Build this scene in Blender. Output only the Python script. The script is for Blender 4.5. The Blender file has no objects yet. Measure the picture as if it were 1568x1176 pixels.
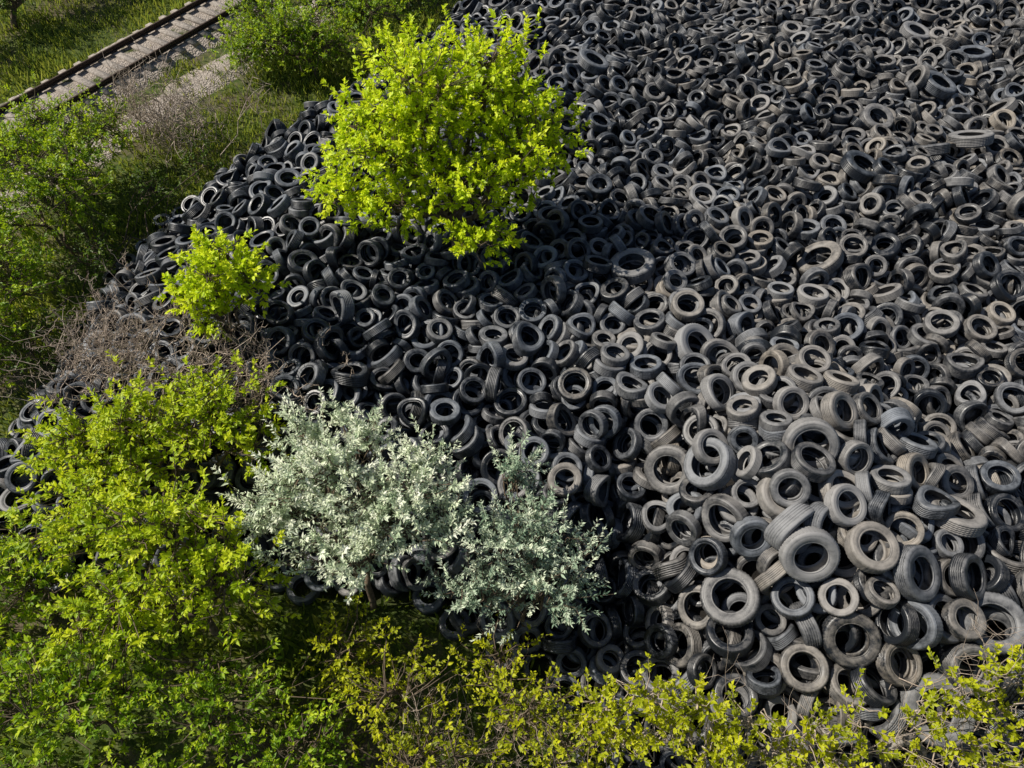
import bpy, math, time
import numpy as np
from mathutils import Matrix, Vector
T0=time.time()
rng=np.random.default_rng(7)
scene=bpy.context.scene
COL=scene.collection

# ------------------------------------------------------------ helpers
def mesh_obj(name, verts, faces, mat=None, attrs=None, parent=None, smooth=False, link=True):
    """faces: (F,k) int array"""
    me=bpy.data.meshes.new(name)
    verts=np.asarray(verts,dtype=np.float32); faces=np.asarray(faces,dtype=np.int32)
    F,k=faces.shape
    me.vertices.add(len(verts)); me.vertices.foreach_set('co',verts.ravel())
    me.loops.add(F*k); me.loops.foreach_set('vertex_index',faces.ravel())
    me.polygons.add(F); me.polygons.foreach_set('loop_start',np.arange(F,dtype=np.int32)*k)
    me.polygons.foreach_set('loop_total',np.full(F,k,dtype=np.int32))
    if smooth: me.polygons.foreach_set('use_smooth',np.ones(F,dtype=bool))
    if attrs:
        for an,(dom,arr) in attrs.items():
            a=me.attributes.new(an,'FLOAT',dom); a.data.foreach_set('value',np.asarray(arr,dtype=np.float32))
    me.update(calc_edges=True)
    if mat: me.materials.append(mat)
    ob=bpy.data.objects.new(name,me)
    if link: COL.objects.link(ob)
    if parent: ob.parent=parent
    return ob
def empty(name):
    e=bpy.data.objects.new(name,None); COL.objects.link(e); e.empty_display_size=.2; return e
def norm(a): return a/np.maximum(np.linalg.norm(a,axis=-1,keepdims=True),1e-9)

class NB:
    def __init__(s,name):
        s.m=bpy.data.materials.new(name); s.m.use_nodes=True
        s.t=s.m.node_tree; s.t.nodes.clear()
        s.out=s.n('ShaderNodeOutputMaterial')
    def n(s,ty,**kw):
        nd=s.t.nodes.new(ty)
        for k,v in kw.items(): setattr(nd,k,v)
        return nd
    def l(s,a,b): s.t.links.new(a,b)
    def noise(s,scale,detail=4,vec=None,rough=.55):
        n=s.n('ShaderNodeTexNoise'); n.inputs['Scale'].default_value=scale; n.inputs['Detail'].default_value=detail
        n.inputs['Roughness'].default_value=rough
        if vec is not None: s.l(vec,n.inputs['Vector'])
        return n.outputs['Fac']
    def ramp(s,fac,stops):
        r=s.n('ShaderNodeValToRGB'); e=r.color_ramp.elements
        while len(e)<len(stops): e.new(.5)
        for i,(p,c) in enumerate(stops):
            e[i].position=p; e[i].color=(c[0],c[1],c[2],1)
        s.l(fac,r.inputs[0]); return r.outputs[0]
    def math(s,op,a,b=None,clamp=False):
        m=s.n('ShaderNodeMath',operation=op,use_clamp=clamp)
        for i,x in enumerate((a,b)):
            if x is None: continue
            if isinstance(x,(int,float)): m.inputs[i].default_value=x
            else: s.l(x,m.inputs[i])
        return m.outputs[0]
    def mix(s,f,a,b,mode='MIX'):
        m=s.n('ShaderNodeMix',data_type='RGBA',blend_type=mode)
        for i,x in ((0,f),(6,a),(7,b)):
            if isinstance(x,(int,float)): m.inputs[i].default_value=x
            elif isinstance(x,tuple): m.inputs[i].default_value=(*x,1)
            else: s.l(x,m.inputs[i])
        return m.outputs[2]
    def pbsdf(s,col,rough=.8,spec=.5,metal=0):
        p=s.n('ShaderNodeBsdfPrincipled')
        if isinstance(col,tuple): p.inputs['Base Color'].default_value=(*col,1)
        else: s.l(col,p.inputs['Base Color'])
        if isinstance(rough,(int,float)): p.inputs['Roughness'].default_value=rough
        else: s.l(rough,p.inputs['Roughness'])
        p.inputs['Specular IOR Level'].default_value=spec; p.inputs['Metallic'].default_value=metal
        return p
    def bump(s,h,p,strength=.5,dist=.02):
        b=s.n('ShaderNodeBump'); b.inputs['Strength'].default_value=strength; b.inputs['Distance'].default_value=dist
        s.l(h,b.inputs['Height']); s.l(b.outputs[0],p.inputs['Normal'])
    def done(s,sh): s.l(sh,s.out.inputs['Surface']); return s.m

# ------------------------------------------------------------ terrain / pile height
POLY=np.array([(-11.8,4.6),(-11,7.5),(-10.3,13),(-9.4,15.6),(-5.7,20.8),(-1.4,27.9),(5,38),(60,38),(60,.2),(2.5,.2),(1.2,2.4),(-1.5,4.2),(-6,4.6)],float)
def poly_sd(x,y):
    shp=x.shape; x=x.ravel(); y=y.ravel()
    best=np.full(x.shape,1e9); inside=np.zeros(x.shape,bool)
    n=len(POLY)
    for i in range(n):
        a=POLY[i]; b=POLY[(i+1)%n]; ab=b-a
        t=np.clip(((x-a[0])*ab[0]+(y-a[1])*ab[1])/(ab@ab),0,1)
        d=np.hypot(x-a[0]-t*ab[0],y-a[1]-t*ab[1]); best=np.minimum(best,d)
        c=((a[1]>y)!=(b[1]>y)); 
        with np.errstate(divide='ignore',invalid='ignore'):
            xi=(b[0]-a[0])*(y-a[1])/(b[1]-a[1])+a[0]
        inside^=(c&(x<xi))
    return np.where(inside,best,-best).reshape(shp)
def lownoise(x,y):
    return (np.sin(x*.9+1.3*np.sin(y*.5))+np.sin(y*1.1+1.7+np.sin(x*.7))+np.sin((x+y)*.55+2.)+.6*np.sin(x*2.1-y*1.3+.5)+.5*np.sin(y*2.6+x*.8))/3.6
def pileH(x,y):
    d=poly_sd(x,y)
    h=2.65*(1-np.exp(-np.maximum(d,0)/1.7))
    w=np.clip(d/2.,0,1)
    h+=w*(1.05*np.exp(-((x-5.0)**2+(y-6.0)**2)/(2*1.5**2)))
    h+=w*(.45*np.exp(-((x-6.0)**2+(y-3.6)**2)/(2*1.2**2)))
    h-=w*(1.2*np.exp(-((x-1.9-.12*(y-4))**2)/(2*.65**2))*np.clip((7.5-y)/2.,0,1))
    h-=w*(.6*np.exp(-((x-8.2)**2+(y-7.)**2)/(2*1.1**2)))
    h+=w*.36*lownoise(x*.9,y*.9)+w*.10*np.sin(x*2.3+1.2*np.sin(y*1.9))*np.sin(y*2.1+.7)
    return h,d
def groundH(x,y):
    h,d=pileH(x,y)
    core=h-.72
    base=.06*lownoise(x*.8+3,y*.8)
    return np.maximum(core,base-.02*np.clip(d,0,1))

# ------------------------------------------------------------ materials
def leaf_mat(name,dark,mid,bright,trans=.4,rough=.5):
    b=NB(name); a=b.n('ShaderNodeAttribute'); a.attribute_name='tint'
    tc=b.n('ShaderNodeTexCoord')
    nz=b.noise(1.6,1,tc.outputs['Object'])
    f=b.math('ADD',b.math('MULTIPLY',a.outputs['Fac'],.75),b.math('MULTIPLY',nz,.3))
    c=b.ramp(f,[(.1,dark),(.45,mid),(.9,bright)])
    p=b.pbsdf(c,rough,.4)
    tr=b.n('ShaderNodeBsdfTranslucent')
    b.l(b.mix(.35,c,tuple(min(1,x*1.3) for x in bright)),tr.inputs['Color'])
    m=b.n('ShaderNodeMixShader'); m.inputs[0].default_value=trans
    b.l(p.outputs[0],m.inputs[1]); b.l(tr.outputs[0],m.inputs[2])
    return b.done(m.outputs[0])
M_lime=leaf_mat('leaf_lime',(.22,.34,.006),(.56,.74,.010),(.88,.96,.03),.40)
M_yg=leaf_mat('leaf_yellow_green',(.13,.22,.006),(.40,.56,.010),(.74,.80,.03),.4)
M_green=leaf_mat('leaf_green',(.05,.12,.006),(.20,.37,.009),(.58,.70,.02),.4)
M_dgreen=leaf_mat('leaf_deep_green',(.025,.07,.006),(.07,.15,.010),(.20,.30,.02),.35)
M_olive=leaf_mat('leaf_olive',(.12,.15,.006),(.40,.46,.010),(.74,.74,.02),.4)
M_silver=leaf_mat('leaf_silver',(.26,.38,.22),(.70,.80,.54),(.98,.99,.82),.22,.55)
M_silver2=leaf_mat('leaf_sage',(.12,.22,.14),(.36,.48,.32),(.86,.92,.70),.22,.55)
M_grass=leaf_mat('grass_blades',(.06,.12,.012),(.19,.28,.02),(.46,.46,.07),.35)
def bark_mat(name,c1,c2):
    b=NB(name); tc=b.n('ShaderNodeTexCoord'); n=b.noise(14,3,tc.outputs['Object'])
    p=b.pbsdf(b.ramp(n,[(.3,c1),(.7,c2)]),.9,.2); b.bump(n,p,.6,.01); return b.done(p.outputs[0])
M_bark=bark_mat('bark',(.09,.065,.045),(.22,.17,.12))
M_twig=bark_mat('dry_twig',(.26,.20,.15),(.60,.50,.41))

b=NB('rubber')
tc=b.n('ShaderNodeTexCoord'); at=b.n('ShaderNodeAttribute'); at.attribute_type='INSTANCER'; at.attribute_name='dust'
aw=b.n('ShaderNodeAttribute'); aw.attribute_type='INSTANCER'; aw.attribute_name='warm'
oi=b.n('ShaderNodeObjectInfo')
vadd=b.n('ShaderNodeVectorMath',operation='ADD'); b.l(tc.outputs['Object'],vadd.inputs[0])
cmb=b.n('ShaderNodeCombineXYZ'); r10=b.math('MULTIPLY',oi.outputs['Random'],37.); b.l(r10,cmb.inputs[0]); b.l(r10,cmb.inputs[2]); b.l(cmb.outputs[0],vadd.inputs[1])
n1=b.noise(7,4,vadd.outputs[0],.6); n2=b.noise(45,2,vadd.outputs[0])
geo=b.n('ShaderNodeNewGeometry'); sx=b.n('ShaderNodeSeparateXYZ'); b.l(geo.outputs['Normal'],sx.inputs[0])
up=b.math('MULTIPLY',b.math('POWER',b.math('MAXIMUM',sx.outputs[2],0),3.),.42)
f=b.math('ADD',b.math('MULTIPLY',b.math('SUBTRACT',n1,.47),1.4),at.outputs['Fac'])
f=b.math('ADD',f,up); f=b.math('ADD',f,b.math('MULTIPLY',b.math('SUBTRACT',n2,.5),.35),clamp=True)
dust=b.mix(aw.outputs['Fac'],(.225,.245,.275),(.42,.36,.285))
c=b.mix(f,(.010,.0125,.017),dust)
p=b.pbsdf(c,b.math('ADD',b.math('MULTIPLY',f,.4),.34),.6); b.bump(n2,p,.35,.006)
M_rubber=b.done(p.outputs[0])

# ground
b=NB('ground'); tc=b.n('ShaderNodeTexCoord'); V=tc.outputs['Object']
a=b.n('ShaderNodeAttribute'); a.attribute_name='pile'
n1=b.noise(.35,5,V); n2=b.noise(4,6,V,.7); n3=b.noise(30,3,V)
grass=b.ramp(n2,[(.3,(.030,.050,.012)),(.5,(.075,.11,.02)),(.72,(.16,.17,.05))])
soil=b.ramp(n3,[(.3,(.07,.055,.035)),(.7,(.20,.16,.11))])
g=b.mix(b.ramp(b.math('ADD',b.math('MULTIPLY',n1,.7),b.math('MULTIPLY',n2,.3)),[(.48,(0,0,0)),(.60,(1,1,1))]),grass,soil)
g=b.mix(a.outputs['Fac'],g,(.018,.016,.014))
p=b.pbsdf(g,.95,.2); b.bump(b.math('ADD',n2,b.math('MULTIPLY',n3,.4)),p,.8,.06); M_ground=b.done(p.outputs[0])
b=NB('ballast'); tc=b.n('ShaderNodeTexCoord'); V=tc.outputs['Object']
vo=b.n('ShaderNodeTexVoronoi'); vo.inputs['Scale'].default_value=16; b.l(V,vo.inputs['Vector'])
n=b.noise(.9,4,V,.7)
st=b.mix(vo.outputs['Color'],(.24,.20,.165),(.52,.46,.40)); 
g=b.mix(b.ramp(n,[(.54,(0,0,0)),(.64,(1,1,1))]),st,(.07,.09,.02))
p=b.pbsdf(g,.95,.2); b.bump(vo.outputs['Distance'],p,1,.05); M_ballast=b.done(p.outputs[0])
M_wood=bark_mat('sleeper_wood',(.18,.155,.13),(.48,.43,.38))
M_rail=bark_mat('rail_steel',(.04,.028,.022),(.10,.07,.055))

# ------------------------------------------------------------ ground sheet
def axis(lo,hi,step,far):
    inner=np.arange(lo,hi+1e-6,step); out=[]; s=step; v=0
    while v<far: s*=1.35; v+=s; out.append(v)
    out=np.array(out); return np.concatenate([lo-out[::-1],inner,hi+out])
gx=axis(-26,24,.3,400); gy=axis(-6,42,.3,400)
X,Y=np.meshgrid(gx,gy,indexing='ij'); Z=groundH(X,Y); D=poly_sd(X,Y)
nx,ny=X.shape; idx=np.arange(nx*ny).reshape(nx,ny)
F=np.stack([idx[:-1,:-1],idx[1:,:-1],idx[1:,1:],idx[:-1,1:]],-1).reshape(-1,4)
mesh_obj('ground',np.stack([X,Y,Z],-1).reshape(-1,3),F,M_ground,{'pile':('POINT',np.clip(D.ravel()/.6+.4,0,1))},smooth=True)

# ------------------------------------------------------------ tyre meshes
def tyre_mesh(name,R=.31,rim=.19,w=.20,seg=80,knob=.003,squash=1.,bend=0.,egg=0.):
    hw=w/2; sh=R-rim
    out=[(rim+.012,hw*.66),(rim+.001,hw*.70),(rim-.003,hw*.80),(rim+.004,hw*.90),(rim+.016,hw*.93),(rim+.020,hw*.91),(rim+.026,hw*.95),
         (rim+sh*.40,hw*1.04),(rim+sh*.60,hw*1.05),(rim+sh*.64,hw*1.03),(rim+sh*.68,hw*1.05),(rim+sh*.84,hw*.97),(rim+sh*.93,hw*.88),(R-.006,hw*.78)]
    tread=[(R-.002,hw*.74),(R-.001,hw*.57),(R-.008,hw*.555),(R-.008,hw*.51),(R,hw*.495),(R,hw*.31),(R-.008,hw*.30),(R-.008,hw*.25),(R,hw*.24),(R,hw*.05),(R-.007,hw*.035)]
    half=out+tread
    prof=[(r,z) for r,z in half]+[(r,-z) for r,z in reversed(half)]
    inn=[(rim+.016,-hw*.62),(rim+sh*.35,-hw*.84),(rim+sh*.65,-hw*.86),(rim+sh*.84,-hw*.72),(R-.026,-hw*.4),(R-.024,hw*.0),(R-.026,hw*.4),(rim+sh*.84,hw*.72),(rim+sh*.65,hw*.86),(rim+sh*.35,hw*.84),(rim+.016,hw*.62)]
    prof=np.array(prof+inn); n=len(prof)
    th=np.arange(seg)*2*math.pi/seg
    r=np.repeat(prof[None,:,0],seg,0).copy(); z=np.repeat(prof[None,:,1],seg,0)
    no=len(half)*2
    isT=np.zeros(n,bool); isT[12:no-12]=True
    alt=(np.arange(seg)%2==0)
    r-=np.where(isT[None]&alt[:,None],knob*2,0)
    r=r*(1+egg*np.cos(th*3)[:,None]*.5+egg*np.cos(th)[:,None]**5*.5)
    x=r*np.cos(th)[:,None]; y=r*np.sin(th)[:,None]*squash
    x=x/ (squash**.5); z=z+bend*(x*x-y*y)/R
    v=np.stack([x,y,z+0*x],-1).reshape(-1,3)
    i=np.arange(seg)[:,None]; j=np.arange(n)[None]
    f=np.stack([i*n+j,((i+1)%seg)*n+j,((i+1)%seg)*n+(j+1)%n,i*n+(j+1)%n],-1).reshape(-1,4)
    return mesh_obj(name,v,f,M_rubber,smooth=True,link=False)
tc_col=bpy.data.collections.new('tire_variants')
specs=[dict(),dict(R=.315,rim=.205,w=.215),dict(R=.295,rim=.175,w=.18),dict(squash=.86,bend=.16),dict(R=.32,rim=.2,w=.24,bend=-.12,squash=.92,egg=.05),
       dict(R=.50,rim=.285,w=.27,seg=96,knob=.006),dict(R=.305,rim=.2,w=.18,egg=.10,bend=.2),dict(R=.30,rim=.165,w=.19,squash=.95)]
for i,s in enumerate(specs): tc_col.objects.link(tyre_mesh('tire_%02d'%i,**s))

# ------------------------------------------------------------ settle tyres (position based, on spheres)
def spawn():
    pts=[]; lay=[]
    for L,(sp,zz) in enumerate([(.60,.25),(.57,.68),(.60,1.12)]):
        xs=np.arange(-12,21,sp); ys=np.arange(.3,29,sp*.87)
        A,B=np.meshgrid(xs,ys,indexing='ij'); A=A+((np.arange(len(ys))%2)*.5*sp)[None]
        A=(A+rng.uniform(-.18,.18,A.shape)).ravel(); B=(B+rng.uniform(-.18,.18,B.shape)).ravel()
        d=poly_sd(A,B)
        k=(d>.12+.3*L)&(A<9.8+.45*B)&(B<28.5)
        A=A[k];B=B[k]
        z=groundH(A,B)+zz+rng.uniform(-.08,.08,len(A))
        pts.append(np.stack([A,B,z],-1)); lay.append(np.full(len(A),L))
    return np.concatenate(pts),np.concatenate(lay)
C,LAY=spawn()
trucks=np.array([(3.1,6.1),(3.7,8.6),(2.56,10.7),(7.0,11.5),(6.1,4.0),(5.25,3.3),(7.3,3.5),(3.7,3.9),(7.0,5.0),(11.6,15.7),(9.6,16.3),(12.4,21.6),(8.6,14.2),(-1.6,6.3),
  (10.3,15.0),(2.4,19.0),(4.6,4.6),(13.6,20),(8.6,4.3),(6.4,2.5),(12.0,18.0),(13.2,17.2)])
dm=np.linalg.norm(C[:,None,:2]-trucks[None],axis=-1).min(1)
keep=~((dm<.5)&(LAY>=1)); C=C[keep]
nt=len(trucks); tz=groundH(trucks[:,0],trucks[:,1])+1.05
N0=len(C); C=np.concatenate([C,np.column_stack([trucks,tz])]); N=len(C)
kind=rng.choice([0,1,2,3,4,6,7],N,p=[.24,.17,.17,.10,.10,.07,.15]); kind[N0:]=5
scl=rng.normal(.98,.10,N).clip(.78,1.26)*np.interp(C[:,1],[6,14],[1,.91]); scl[N0:]=rng.uniform(.84,1.06,nt)
nr=(C[:,0]>2.5)&(C[:,1]<6)&(rng.random(N)<.5); nr[N0:]=False; scl[nr]*=1.14
ring=np.where(kind==5,.375,.222)*scl; rad=np.where(kind==5,.122,.090)*scl
K=10
nrm=norm(rng.normal(size=(N,3))*np.array([1,1,.65]))
nrm[N0:]=norm(rng.normal(size=(nt,3))*.6+np.array([0,-.1,1]))
tmp=norm(rng.normal(size=(N,3))); U=norm(np.cross(nrm,tmp)); W=np.cross(nrm,U)
ang=np.arange(K)*2*math.pi/K
ca=np.cos(ang)[None,:,None]; sa=np.sin(ang)[None,:,None]
def expand(c,u,w): return c[:,None]+ring[:,None,None]*(ca*u[:,None]+sa*w[:,None])
P=expand(C,U,W); TID=np.repeat(np.arange(N),K); RR=np.repeat(rad,K)
def neigh(Xp):
    cs=.30; q=np.floor((Xp-Xp.min(0))/cs).astype(np.int64)+2
    m=q.max(0)+4; key=(q[:,0]*m[1]+q[:,1])*m[2]+q[:,2]
    o=np.argsort(key,kind='stable'); ks=key[o]; I=[];J=[]
    for dx in (0,1):
        for dy in ((-1,0,1) if dx else (0,1)):
            k=key+(dx*m[1]+dy)*m[2]
            lo=np.searchsorted(ks,k-1,'left'); hi=np.searchsorted(ks,k+1,'right')
            cnt=hi-lo; tot=cnt.sum(); a=np.repeat(np.arange(len(Xp)),cnt)
            st=np.repeat(lo-np.concatenate([[0],np.cumsum(cnt)[:-1]]),cnt)+np.arange(tot)
            bb=o[st]
            k2=(TID[a]!=TID[bb])
            if dx==0 and dy==0: k2&=(a<bb)
            a=a[k2];bb=bb[k2]
            dd=Xp[a]-Xp[bb]; k3=(dd*dd).sum(1)<(RR[a]+RR[bb]+.05)**2
            I.append(a[k3]);J.append(bb[k3])
    return np.concatenate(I),np.concatenate(J)
STEPS=140
FX0,FY0,FS=-14.,-2.,.2
fx=np.arange(FX0,26,FS); fy=np.arange(FY0,34,FS)
FG=groundH(*np.meshgrid(fx,fy,indexing='ij'))
def floorz(x,y):
    a=np.clip((x-FX0)/FS,0,len(fx)-1.001); c=np.clip((y-FY0)/FS,0,len(fy)-1.001)
    i=a.astype(int); j=c.astype(int); a-=i; c-=j
    return (FG[i,j]*(1-a)+FG[i+1,j]*a)*(1-c)+(FG[i,j+1]*(1-a)+FG[i+1,j+1]*a)*c
n_=N*K
for s in range(STEPS):
    Xp=P.reshape(-1,3)
    if s%5==0: I,J=neigh(Xp)
    g=.013 if s<90 else (.006 if s<120 else .001)
    Xp=Xp.copy(); Xp[:,2]-=g
    d=Xp[I]-Xp[J]; L=np.sqrt((d*d).sum(1))+1e-9; ov=RR[I]+RR[J]-L
    k=ov>0; i=I[k]; j=J[k]; c=d[k]/L[k][:,None]*(np.minimum(ov[k],.06)*1.3)[:,None]
    dX=np.empty_like(Xp)
    for ax in range(3): dX[:,ax]=np.bincount(i,c[:,ax],n_)-np.bincount(j,c[:,ax],n_)
    fz=floorz(Xp[:,0],Xp[:,1])+RR-Xp[:,2]
    dX[:,2]+=np.clip(fz,0,.08)*2
    ln=np.linalg.norm(dX,axis=1,keepdims=True); dX*=np.minimum(1,.15/np.maximum(ln,1e-9))
    Q=(Xp+dX).reshape(N,K,3)
    C=Q.mean(1); R_=Q-C[:,None]
    a=norm((R_*ca).sum(1)); b_=norm((R_*sa).sum(1))
    m=norm(a+b_); dd=norm(a-b_); U=(m+dd)/math.sqrt(2); W=(m-dd)/math.sqrt(2)
    P=expand(C,U,W)
print('sim',N,time.time()-T0)
NR=np.cross(U,W)
rot=np.empty((N,3),np.float32)
for i in range(N):
    Mx=Matrix((U[i],W[i],NR[i])).transposed(); rot[i]=Mx.to_euler()
me=bpy.data.meshes.new('tire_pile'); me.vertices.add(N); me.vertices.foreach_set('co',C.astype(np.float32).ravel())
a=me.attributes.new('rot','FLOAT_VECTOR','POINT'); a.data.foreach_set('vector',rot.ravel())
sc=scl.astype(np.float32)
a=me.attributes.new('scl','FLOAT','POINT'); a.data.foreach_set('value',sc)
a=me.attributes.new('kind','INT','POINT'); a.data.foreach_set('value',kind.astype(np.int32))
side=1/(1+np.exp(-(C[:,0]-2.2+.12*(10-C[:,1]))/1.2))
dustv=(-.02+.10*side+rng.normal(0,.20,N)+.11*lownoise(C[:,0]*1.3,C[:,1]*1.1)).clip(-.3,.8)
dustv+=.28*np.exp(-((C[:,0]-4.6)**2+(C[:,1]-6.6)**2)/(2*1.6**2))
dustv[N0:]+=.10; dustv[N0+1]=.95
warm=(.05+.36*side+rng.normal(0,.22,N)).clip(0,1)
a=me.attributes.new('dust','FLOAT','POINT'); a.data.foreach_set('value',dustv.astype(np.float32))
a=me.attributes.new('warm','FLOAT','POINT'); a.data.foreach_set('value',warm.astype(np.float32))
pile=bpy.data.objects.new('tire_pile',me); COL.objects.link(pile)
ng=bpy.data.node_groups.new('tire_scatter','GeometryNodeTree')
ng.interface.new_socket('Geometry',in_out='INPUT',socket_type='NodeSocketGeometry')
ng.interface.new_socket('Geometry',in_out='OUTPUT',socket_type='NodeSocketGeometry')
gi=ng.nodes.new('NodeGroupInput'); go=ng.nodes.new('NodeGroupOutput')
ip=ng.nodes.new('GeometryNodeInstanceOnPoints'); ci=ng.nodes.new('GeometryNodeCollectionInfo')
ci.inputs['Collection'].default_value=tc_col; ci.inputs['Separate Children'].default_value=True
ci.inputs['Reset Children'].default_value=True
def na(nm,ty):
    n=ng.nodes.new('GeometryNodeInputNamedAttribute'); n.data_type=ty; n.inputs['Name'].default_value=nm
    return n.outputs['Attribute']
e2r=ng.nodes.new('FunctionNodeEulerToRotation')
ng.links.new(na('rot','FLOAT_VECTOR'),e2r.inputs[0])
ng.links.new(gi.outputs[0],ip.inputs['Points']); ng.links.new(ci.outputs[0],ip.inputs['Instance'])
ip.inputs['Pick Instance'].default_value=True
ng.links.new(na('kind','INT'),ip.inputs['Instance Index']); ng.links.new(e2r.outputs[0],ip.inputs['Rotation'])
ng.links.new(na('scl','FLOAT'),ip.inputs['Scale']); ng.links.new(ip.outputs[0],go.inputs[0])
md=pile.modifiers.new('scatter','NODES'); md.node_group=ng

# ------------------------------------------------------------ plants
class Tubes:
    def __init__(s): s.A=[];s.B=[];s.a=[];s.b=[]
    def add(s,A,B,ra,rb):
        A=np.atleast_2d(A);B=np.atleast_2d(B); n=len(A)
        s.A.append(A);s.B.append(B);s.a.append(np.broadcast_to(ra,n).astype(float));s.b.append(np.broadcast_to(rb,n).astype(float))
    def curve(s,p0,p1,r0,r1,n=5,wob=.08,sag=0):
        p0=np.array(p0,float);p1=np.array(p1,float); L=np.linalg.norm(p1-p0)
        t=np.linspace(0,1,n+1)[:,None]; pts=p0+(p1-p0)*t
        pts[1:-1]+=rng.normal(size=(n-1,3))*L*wob*.5
        pts[:,2]+=(np.sin(t[:,0]*math.pi)*sag*L)
        r=r0+(r1-r0)*t[:,0]
        s.add(pts[:-1],pts[1:],r[:-1],r[1:]); return pts
    def mesh(s,name,mat,parent,k=5):
        A=np.concatenate(s.A);B=np.concatenate(s.B);ra=np.concatenate(s.a);rb=np.concatenate(s.b)
        d=norm(B-A); h=np.where(np.abs(d[:,2:3])<.9,np.array([[0,0,1.]]),np.array([[1.,0,0]]))
        u=norm(np.cross(d,h)); w=np.cross(d,u); th=np.arange(k)*2*math.pi/k
        o=np.cos(th)[None,:,None]*u[:,None]+np.sin(th)[None,:,None]*w[:,None]
        v=np.stack([A[:,None]+o*ra[:,None,None],B[:,None]+o*rb[:,None,None]],1).reshape(-1,3)
        n=len(A); base=(np.arange(n)*2*k)[:,None]; j=np.arange(k)[None]
        f=np.stack([base+j,base+(j+1)%k,base+k+(j+1)%k,base+k+j],-1).reshape(-1,4)
        return mesh_obj(name,v,f,mat,parent=parent,smooth=True)
def leaves_mesh(name,B0,Dr,Nn,Ln,Wd,tint,mat,parent):
    side=norm(np.cross(Dr,Nn)); Nn=np.cross(side,Dr)
    L=Ln[:,None];Wd=Wd[:,None]
    v0=B0; v1=B0+Dr*L*.45+side*Wd*.5+Nn*Wd*.18; v2=B0+Dr*L-Nn*L*.12; v3=B0+Dr*L*.45-side*Wd*.5+Nn*Wd*.18
    n=len(B0); v=np.stack([v0,v1,v2,v3],1).reshape(-1,3); b0=np.arange(n)*4
    f=np.stack([np.stack([b0,b0+1,b0+2],-1),np.stack([b0,b0+2,b0+3],-1)],1).reshape(-1,3)
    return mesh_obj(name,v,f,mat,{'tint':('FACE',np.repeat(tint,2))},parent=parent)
def gz(x,y): return float(groundH(np.array([float(x)]),np.array([float(y)]))[0])
LEAFS=0
def plant(name,base,lobes,mat,leaf=(.10,.055),shoot=.4,nl=18,tr=.07,bark=None,upb=.5,shell=.45,stems=1,fork=.4,rough=.35,twigr=.006):
    global LEAFS
    bark=bark or M_bark; e=empty(name); tb=Tubes()
    b0=np.array([base[0],base[1],gz(*base)-.05]); lobes=[np.array(l,float) for l in lobes]
    mean=np.mean([l[:3] for l in lobes],0)
    fk=b0+(mean-b0)*fork+np.array([rng.normal()*.05,rng.normal()*.05,0])
    if stems==1: tb.curve(b0,fk,tr,tr*.8,4,.04)
    LB=[];LD=[];LN=[];LL=[];LW=[];LT=[]
    for l in lobes:
        c=l[:3]; r=l[3:6]; ns=int(l[6])
        st=fk if stems==1 else b0+rng.normal(size=3)*np.array([.2,.2,0])
        pts=tb.curve(st,c,tr*.62,tr*.3,5,.12,.03); nodes=[pts[2:]]
        for q in range(max(4,ns//28)):
            d=norm(rng.normal(size=3)+np.array([0,0,.4])); tip=c+d*r*rng.uniform(.55,.85)
            nodes.append(tb.curve(pts[rng.integers(2,6)],tip,tr*.28,tr*.08,5,.14,.04)[1:])
        nodes=np.concatenate(nodes)
        d=norm(rng.normal(size=(ns,3))); rr=rng.random(ns)**shell
        wv=1+rough*np.sin(d[:,0]*5+c[0]*3)*np.sin(d[:,1]*5+c[1]*2)+rough*.6*np.sin(d[:,2]*7+d[:,0]*6+c[0])
        sb=c+d*r*(rr*wv)[:,None]
        dist=np.linalg.norm(sb[:,None]-nodes[None],axis=-1)+np.where(nodes[None,:,2]>sb[:,None,2],.2,0); nn=nodes[dist.argmin(1)]
        mid=(sb+nn)/2+rng.normal(size=sb.shape)*.05
        tb.add(nn,mid,twigr*1.8,twigr*1.4); tb.add(mid,sb,twigr*1.4,twigr)
        sd=norm(d*r*.8/np.max(r)+np.array([0,0,upb])+rng.normal(size=d.shape)*.4)
        sl=shoot*rng.uniform(.5,1.35,ns); tb.add(sb,sb+sd*sl[:,None],twigr,twigr*.35)
        s=rng.uniform(.05,1.03,(ns,nl)); pos=sb[:,None]+sd[:,None]*(s*sl[:,None])[...,None]
        rn=rng.normal(size=(ns,nl,3)); perp=norm(rn-(rn*sd[:,None]).sum(-1,keepdims=True)*sd[:,None])
        ld=norm(perp+sd[:,None]*(.5+.8*s[...,None])+np.array([0,0,-.15])); 
        ln=norm(rng.normal(size=ld.shape)*.45+np.array([-.35,0,1.])+d[:,None]*.3)
        szs=rng.uniform(.6,1.25,(ns,nl))*(1.1-.4*s)
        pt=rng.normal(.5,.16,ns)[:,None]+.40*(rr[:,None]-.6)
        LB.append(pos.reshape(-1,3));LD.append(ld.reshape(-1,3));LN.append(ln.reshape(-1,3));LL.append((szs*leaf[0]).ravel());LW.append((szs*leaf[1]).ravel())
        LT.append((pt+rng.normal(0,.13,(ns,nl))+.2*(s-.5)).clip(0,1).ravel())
    tb.mesh('branches',bark,e,5 if tr>.05 else 4)
    n=sum(len(x) for x in LB); LEAFS+=n
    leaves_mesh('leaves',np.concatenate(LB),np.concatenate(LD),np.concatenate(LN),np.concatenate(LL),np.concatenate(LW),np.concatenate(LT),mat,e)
    return e

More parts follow.
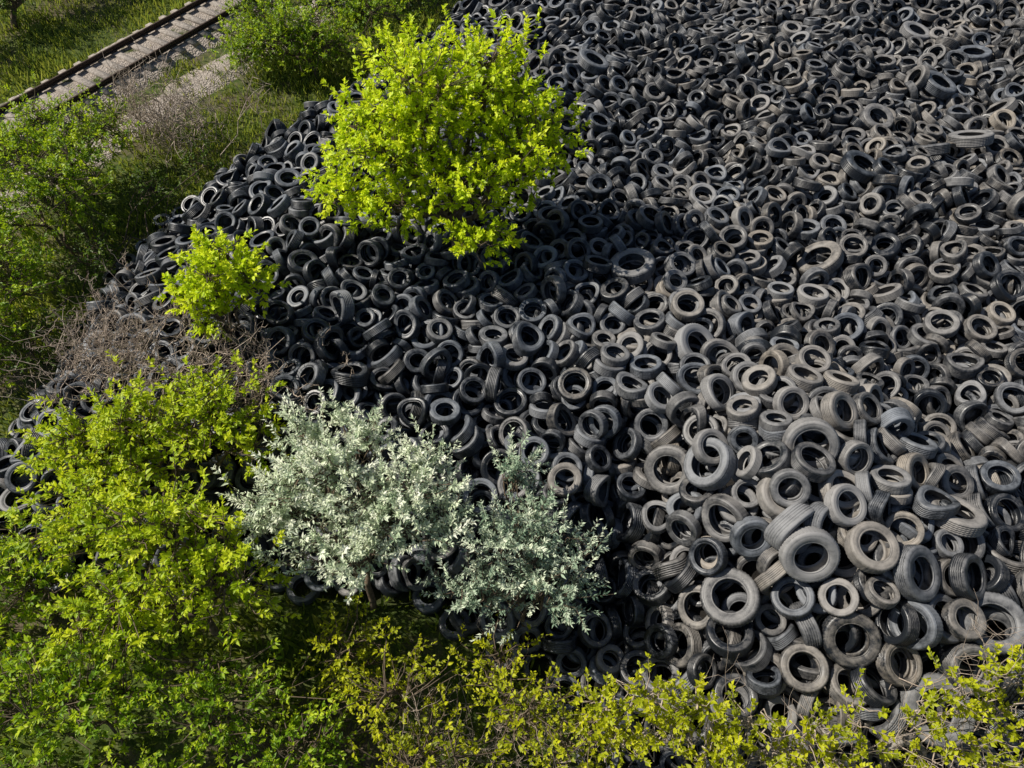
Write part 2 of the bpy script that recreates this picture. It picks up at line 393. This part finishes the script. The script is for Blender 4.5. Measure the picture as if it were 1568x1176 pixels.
# bright maple in the middle of the heap
plant('maple_tree',(-1.3,11.3),[(-1.6,12.4,5.2,1.1,1.0,1.1,210),(-3.0,12.5,4.7,.7,.65,.65,95),(-2.4,11.8,4.6,.8,.8,.8,110),(-.1,12.6,5.0,.85,.8,.9,135),(.2,11.8,4.4,.7,.7,.6,85),(-.9,11.4,4.2,.9,.7,.6,110),
   (-3.5,11.5,3.9,.5,.4,.4,50),(-.6,10.6,3.4,.6,.4,.3,48),(-2.3,11.1,3.8,.7,.5,.5,62),(-.6,13.1,5.6,.75,.55,.6,85),(-2.0,13.3,5.6,.7,.55,.5,65),(.85,12.4,4.6,.4,.5,.5,38)],M_lime,(.135,.08),.44,21,.10,rough=.5,shell=.5)
plant('maple_sapling',(-5.7,9.1),[(-5.6,9.6,3.6,.6,.55,.55,100),(-6.1,9.3,3.2,.5,.45,.4,50),(-5.1,9.6,3.3,.45,.45,.45,45),(-5.8,9.0,2.9,.4,.4,.35,30)],M_lime,(.125,.072),.32,19,.05,rough=.45)
plant('box_elder_tree',(-6.3,5.7),[(-6.5,6.5,2.9,.9,.7,.6,140),(-5.1,6.6,2.9,.8,.7,.6,120),(-7.7,6.4,2.6,.5,.5,.5,65),(-6.9,5.7,2.6,1.,.6,.6,110),(-5.7,7.1,2.9,.4,.3,.3,30),(-4.5,6.2,2.6,.4,.4,.4,35)],M_yg,(.12,.06),.38,18,.07,rough=.55)
plant('maple_tree',(-5.2,3.6),[(-5.2,4.3,3.3,1.0,.8,.8,170),(-6.6,4.7,2.9,.8,.7,.7,130),(-4.3,3.7,2.9,.8,.7,.7,110),(-5.9,3.3,2.7,.9,.7,.7,130)],M_yg,(.12,.06),.38,18,.08,rough=.55)
plant('russian_olive_tree',(-2.6,4.2),[(-2.9,5.3,3.3,.7,.5,.55,130),(-1.8,4.8,3.1,.75,.5,.6,140),(-3.7,4.9,2.9,.7,.45,.45,90),(-2.5,4.2,2.7,.9,.45,.5,110),(-3.4,6.1,3.2,.3,.25,.45,38),(-1.4,5.6,3.0,.35,.25,.4,40),(-2.4,6.0,3.3,.3,.22,.45,32),(-1.1,4.7,2.8,.4,.35,.4,36),(-2.9,6.5,3.0,.15,.15,.3,12)],M_silver,(.11,.035),.50,32,.07,upb=1.0,rough=.6)
plant('russian_olive_tree',(.2,3.6),[(-.1,4.4,2.7,.65,.4,.45,80),(.6,3.8,2.2,.7,.45,.5,85),(0.05,5.6,2.8,.25,.22,.45,34),(-.5,3.8,2.2,.65,.4,.45,60),(.75,4.5,2.3,.4,.35,.35,36),(.35,5.0,2.6,.3,.25,.35,28)],M_silver2,(.105,.032),.50,27,.05,upb=1.0,rough=.6)
plant('shrub',(-8.3,4.0),[(-8.2,4.2,1.9,1.0,1.0,.8,190),(-9.6,4.6,1.4,1.,.9,.7,130)],M_green,(.11,.055),.32,16,.05,stems=3)
plant('shrub',(-6.4,2.0),[(-6.4,2.3,2.2,1.1,.7,.7,180),(-7.8,2.3,1.9,.9,.8,.7,140),(-7.2,1.0,1.6,1.1,.7,.6,120)],M_green,(.11,.052),.32,17,.05,stems=3,rough=.5)
plant('shrub',(-4.2,1.7),[(-4.3,2.2,2.1,1.0,.7,.6,130),(-3.2,1.6,1.8,.9,.7,.6,100),(-4.9,1.0,1.8,1.0,.6,.6,100)],M_green,(.10,.048),.32,16,.05,stems=3,rough=.5)
plant('shrub',(-1.7,1.9),[(-1.8,2.4,1.8,1.1,.7,.6,80),(-2.6,3.0,1.7,.9,.6,.6,75),(-1.2,1.5,1.6,1.1,.7,.6,80)],M_olive,(.09,.05),.34,13,.04,stems=3)
plant('shrub',(.3,1.7),[(.2,2.1,1.8,.8,.6,.6,60),(1.1,1.8,1.9,.7,.5,.6,50),(-.2,2.9,1.5,.7,.5,.5,45)],M_olive,(.09,.05),.34,13,.035,stems=3)
for (x,y,z,s,n) in [(1.3,2.0,2.5,.40,30),(1.9,2.1,2.9,.36,22),(2.5,1.9,2.8,.38,26),(3.2,1.8,2.8,.38,18),(2.8,1.2,2.4,.45,26),(4.0,1.6,2.8,.40,16),(4.6,1.8,3.0,.25,7),(5.4,1.9,3.1,.3,11),(6.0,2.2,3.2,.28,9),(6.6,2.2,3.0,.4,14),(5.2,1.2,2.5,.5,14),(6.2,1.5,2.6,.45,13),(7.2,2.5,3.0,.3,8),(4.0,1.1,2.3,.5,18)]:
    plant('sapling',(x+rng.normal()*.1,y-.5),[(x,y,z,s,s*.8,s*.9,n),(x+.2,y-.3,z-.4,s,s*.8,s*.8,n)],M_olive,(.095,.058),.36,14,.020,bark=M_twig,upb=1.0,stems=2)
# left side woodland edge
plant('shrub',(-11.6,13.7),[(-11.4,14.2,2.0,1.2,1.1,1.0,260),(-12.9,13.2,1.8,1.1,1.0,1.0,200),(-11.9,15.8,1.6,1.0,.9,.8,150),(-13.2,15.4,1.9,1.1,1.,1.0,160)],M_green,(.12,.06),.36,16,.07,stems=2,rough=.5)
plant('shrub',(-12.3,11),[(-11.6,11.4,1.6,1.0,1.0,.8,210),(-12.0,9.6,1.3,.9,.9,.7,150),(-13.4,10.8,1.7,1.1,1.1,.9,140)],M_green,(.12,.06),.36,16,.06,stems=2,rough=.5)
plant('shrub',(-10.6,12.6),[(-10.6,12.9,.8,.6,1.0,.5,90),(-11.0,9.9,.8,.6,.9,.5,80),(-10.0,15.6,.7,.6,.7,.5,60),(-9.0,17.0,.5,.5,.6,.4,40)],M_dgreen,(.10,.05),.36,14,.04,stems=2)
plant('tree',(-12.7,16.5),[(-12.5,16.8,1.9,.9,.7,.9,150),(-13.6,16.2,1.6,.9,.8,.8,120),(-11.6,17.4,1.4,.7,.6,.7,80)],M_green,(.11,.055),.4,14,.08,rough=.5)
plant('tree',(-6.6,22.3),[(-6.3,22.1,1.6,1.2,.8,.9,240),(-7.6,22.4,1.5,1.2,.8,.9,220),(-4.9,23.2,1.7,1.2,.8,1.,220),(-8.8,22.4,1.1,.9,.8,.7,120)],M_green,(.12,.06),.38,15,.09,rough=.5)
plant('tree',(-3.7,25.4),[(-3.8,25.0,1.6,1.1,.8,.9,160),(-5.9,24.4,2.0,1.3,1.0,1.1,220),(-7.9,24.2,2.0,1.3,1.0,1.1,200),(-2.5,27,1.8,1.0,1.,1.,120)],M_dgreen,(.12,.06),.38,15,.09)
plant('tree',(-8.8,23.8),[(-8.9,23.6,1.3,.8,.8,.8,110)],M_green,(.11,.055),.38,14,.07)
plant('tree',(-4.9,28),[(-4.7,28.2,2.2,1.5,1.3,1.4,160),(-6.2,27.8,2.4,1.6,1.3,1.5,160),(-8.2,28.3,2.4,1.6,1.3,1.5,160)],M_dgreen,(.12,.06),.38,13,.09)
plant('tree',(-18.4,25.6),[(-18.2,25.7,1.5,1.2,1.0,1.0,200),(-17.2,27.3,1.6,1.2,1.1,1.1,190),(-19.6,24.0,1.7,1.3,1.1,1.2,190),(-16.2,28.8,1.6,1.1,1.0,1.0,140)],M_dgreen,(.12,.055),.4,15,.12)
# bare bushes
def bare(name,base,n,h,spread,mat,lean=(0,0),r=.013):
    e=empty(name); tb=Tubes(); 
    for i in range(n):
        bx=base[0]+rng.normal()*spread*.5; by=base[1]+rng.normal()*spread*.35
        p0=np.array([bx,by,gz(bx,by)+.05]); hh=h*rng.uniform(.5,1.1)
        if float(poly_sd(np.array([bx]),np.array([by]))[0])>.8: p0[2]+=.45
        p1=p0+np.array([rng.normal()*spread*.4+lean[0],rng.normal()*spread*.4+lean[1],hh])
        pts=tb.curve(p0,p1,r,r*.45,6,.10)
        for q in range(6):
            s=pts[rng.integers(2,7)]; d=norm(rng.normal(size=3)+np.array([0,0,.9])); p2=tb.curve(s,s+d*hh*rng.uniform(.2,.45),r*.55,r*.3,3,.12)
            for w in range(2):
                s2=p2[rng.integers(1,4)]; tb.curve(s2,s2+norm(rng.normal(size=3)+np.array([0,0,.6]))*hh*.18,r*.35,r*.2,2,.1)
    tb.mesh('twigs',mat,e,3); return e
bare('dead_brush',(-6.9,8.1),80,.9,1.7,M_twig)
bare('dead_brush',(-5.2,7.8),50,.8,1.3,M_twig)
bare('dead_brush',(-8.6,8.6),60,.8,1.5,M_twig)
bare('dead_brush',(-9.6,10.6),25,.6,1.2,M_twig)
bare('bare_bush',(-9.9,18.4),34,2.2,1.4,M_twig,r=.018)
bare('bare_bush',(-11.4,19.2),24,1.6,1.3,M_twig,r=.016)
bare('bare_bush',(-.6,1.8),34,1.7,1.6,M_twig,r=.010)
bare('bare_bush',(3.4,1.0),24,1.8,1.7,M_twig,r=.009)
bare('bare_bush',(6.2,1.2),26,1.8,1.5,M_twig,r=.009)

# ------------------------------------------------------------ grass (one mesh)
n=190000
gxx=rng.uniform(-26,6,n); gyy=rng.uniform(-2,38,n); d=poly_sd(gxx,gyy)
dr=np.array([.53,.848]); nrl=np.array([.848,-.53]); org=np.array([-13.3,23.1])
trk=np.abs((gxx-org[0])*nrl[0]+(gyy-org[1])*nrl[1]); s2=(gxx-org[0])*nrl[0]+(gyy-org[1])*nrl[1]
grav=(s2>1.2)&(s2<4.0)
k=(d<.2)&(rng.random(n)<(.5+.5*(lownoise(gxx*2,gyy*2)>-.1)))&((trk>1.5)|(rng.random(n)<.06))&(~grav|(rng.random(n)<.22+.5*(lownoise(gxx*3,gyy*3)>.2)))
gxx=gxx[k];gyy=gyy[k]; n=len(gxx); z=groundH(gxx,gyy)
hh=rng.uniform(.10,.36,n)*(1+.5*lownoise(gxx*1.5,gyy*1.5)); th=rng.uniform(0,6.28,n)
Dr=norm(np.stack([np.cos(th)*.7,np.sin(th)*.7,np.ones(n)],-1)); Nn=norm(np.stack([np.cos(th),np.sin(th),0*th+.3],-1))
leaves_mesh('grass',np.stack([gxx,gyy,z-.01],-1),Dr,Nn,hh,hh*.10+.018,(rng.normal(.5,.18,n)+.2*lownoise(gxx,gyy)).clip(0,1),M_grass,None)

# ------------------------------------------------------------ railway
def box(cx,a,b,c):
    s=[(-1,-1,-1),(1,-1,-1),(1,1,-1),(-1,1,-1),(-1,-1,1),(1,-1,1),(1,1,1),(-1,1,1)]
    return np.array([cx+i*a+j*b+k*c for i,j,k in s]),np.array([(0,3,2,1),(4,5,6,7),(0,1,5,4),(1,2,6,5),(2,3,7,6),(3,0,4,7)])
D3=np.array([dr[0],dr[1],0]); N3=np.array([nrl[0],nrl[1],0]); O=np.array([org[0],org[1],0])
def bed(name,prof,parent,L=60):
    ss=np.arange(-L,L+.1,.8); m=len(prof)
    v=np.array([O+D3*s+N3*(a+.12*math.sin(s*1.3+a*2))+np.array([0,0,zz+.02*math.sin(s*2.3+a*3)]) for s in ss for a,zz in prof])
    f=np.array([(i*m+j,i*m+j+1,(i+1)*m+j+1,(i+1)*m+j) for i in range(len(ss)-1) for j in range(m-1)])
    return mesh_obj(name,v,f,M_ballast,parent=parent)
e=empty('railway_track'); L=60; z0=.22
bed('ballast',[(-1.85,-.15),(-1.25,z0),(1.25,z0),(1.85,-.15)],e)
V=[];Fs=[];c=0
for s in np.arange(-L,L,.62):
    jit=rng.normal()*.03
    vv,ff=box(O+D3*(s+jit)+np.array([0,0,z0+.01+rng.normal()*.008]),(D3+N3*rng.normal()*.02)*.12,N3*1.25,np.array([0,0,.06])); V.append(vv);Fs.append(ff+c);c+=8
mesh_obj('sleepers',np.concatenate(V),np.concatenate(Fs),M_wood,parent=e)
for nm,a in (('rail_left',-.75),('rail_right',.75)):
    V=[];Fs=[];c=0
    for (hw,zc,hz) in ((.07,z0+.085,.012),(.012,z0+.15,.052),(.036,z0+.22,.018)):
        vv,ff=box(O+N3*a+np.array([0,0,zc]),D3*L,N3*hw,np.array([0,0,hz])); V.append(vv);Fs.append(ff+c);c+=8
    mesh_obj(nm,np.concatenate(V),np.concatenate(Fs),M_rail,parent=e)
bed('gravel_path',[(1.9,-.2),(2.2,.05),(2.9,.10),(3.6,.05),(4.0,-.2)],None)

# ------------------------------------------------------------ light, world, camera
el=math.radians(44); az=math.radians(-74)
sd=Vector((math.sin(az)*math.cos(el),math.cos(az)*math.cos(el),math.sin(el)))
w=bpy.data.worlds.new('World'); scene.world=w; w.use_nodes=True; nt_=w.node_tree
bg=nt_.nodes['Background']; sk=nt_.nodes.new('ShaderNodeTexSky'); sk.sky_type='NISHITA'; sk.sun_disc=False
sk.sun_elevation=el; sk.sun_rotation=az; nt_.links.new(sk.outputs[0],bg.inputs[0]); bg.inputs[1].default_value=.065
su=bpy.data.lights.new('sun','SUN'); su.energy=5.; su.angle=math.radians(.5); su.color=(1,.94,.84)
so=bpy.data.objects.new('sun',su); COL.objects.link(so); so.rotation_euler=sd.to_track_quat('Z','Y').to_euler(); so.location=(0,0,30)
cam=bpy.data.cameras.new('camera'); co=bpy.data.objects.new('camera',cam); COL.objects.link(co)
co.location=(0,0,13); co.rotation_euler=(math.radians(36),0,0)
cam.sensor_width=36; cam.lens=18/.7396; cam.clip_end=1500; scene.camera=co
scene.view_settings.view_transform='Standard'; scene.view_settings.look='None'; scene.view_settings.exposure=0
print('leaves',LEAFS,'time',time.time()-T0)
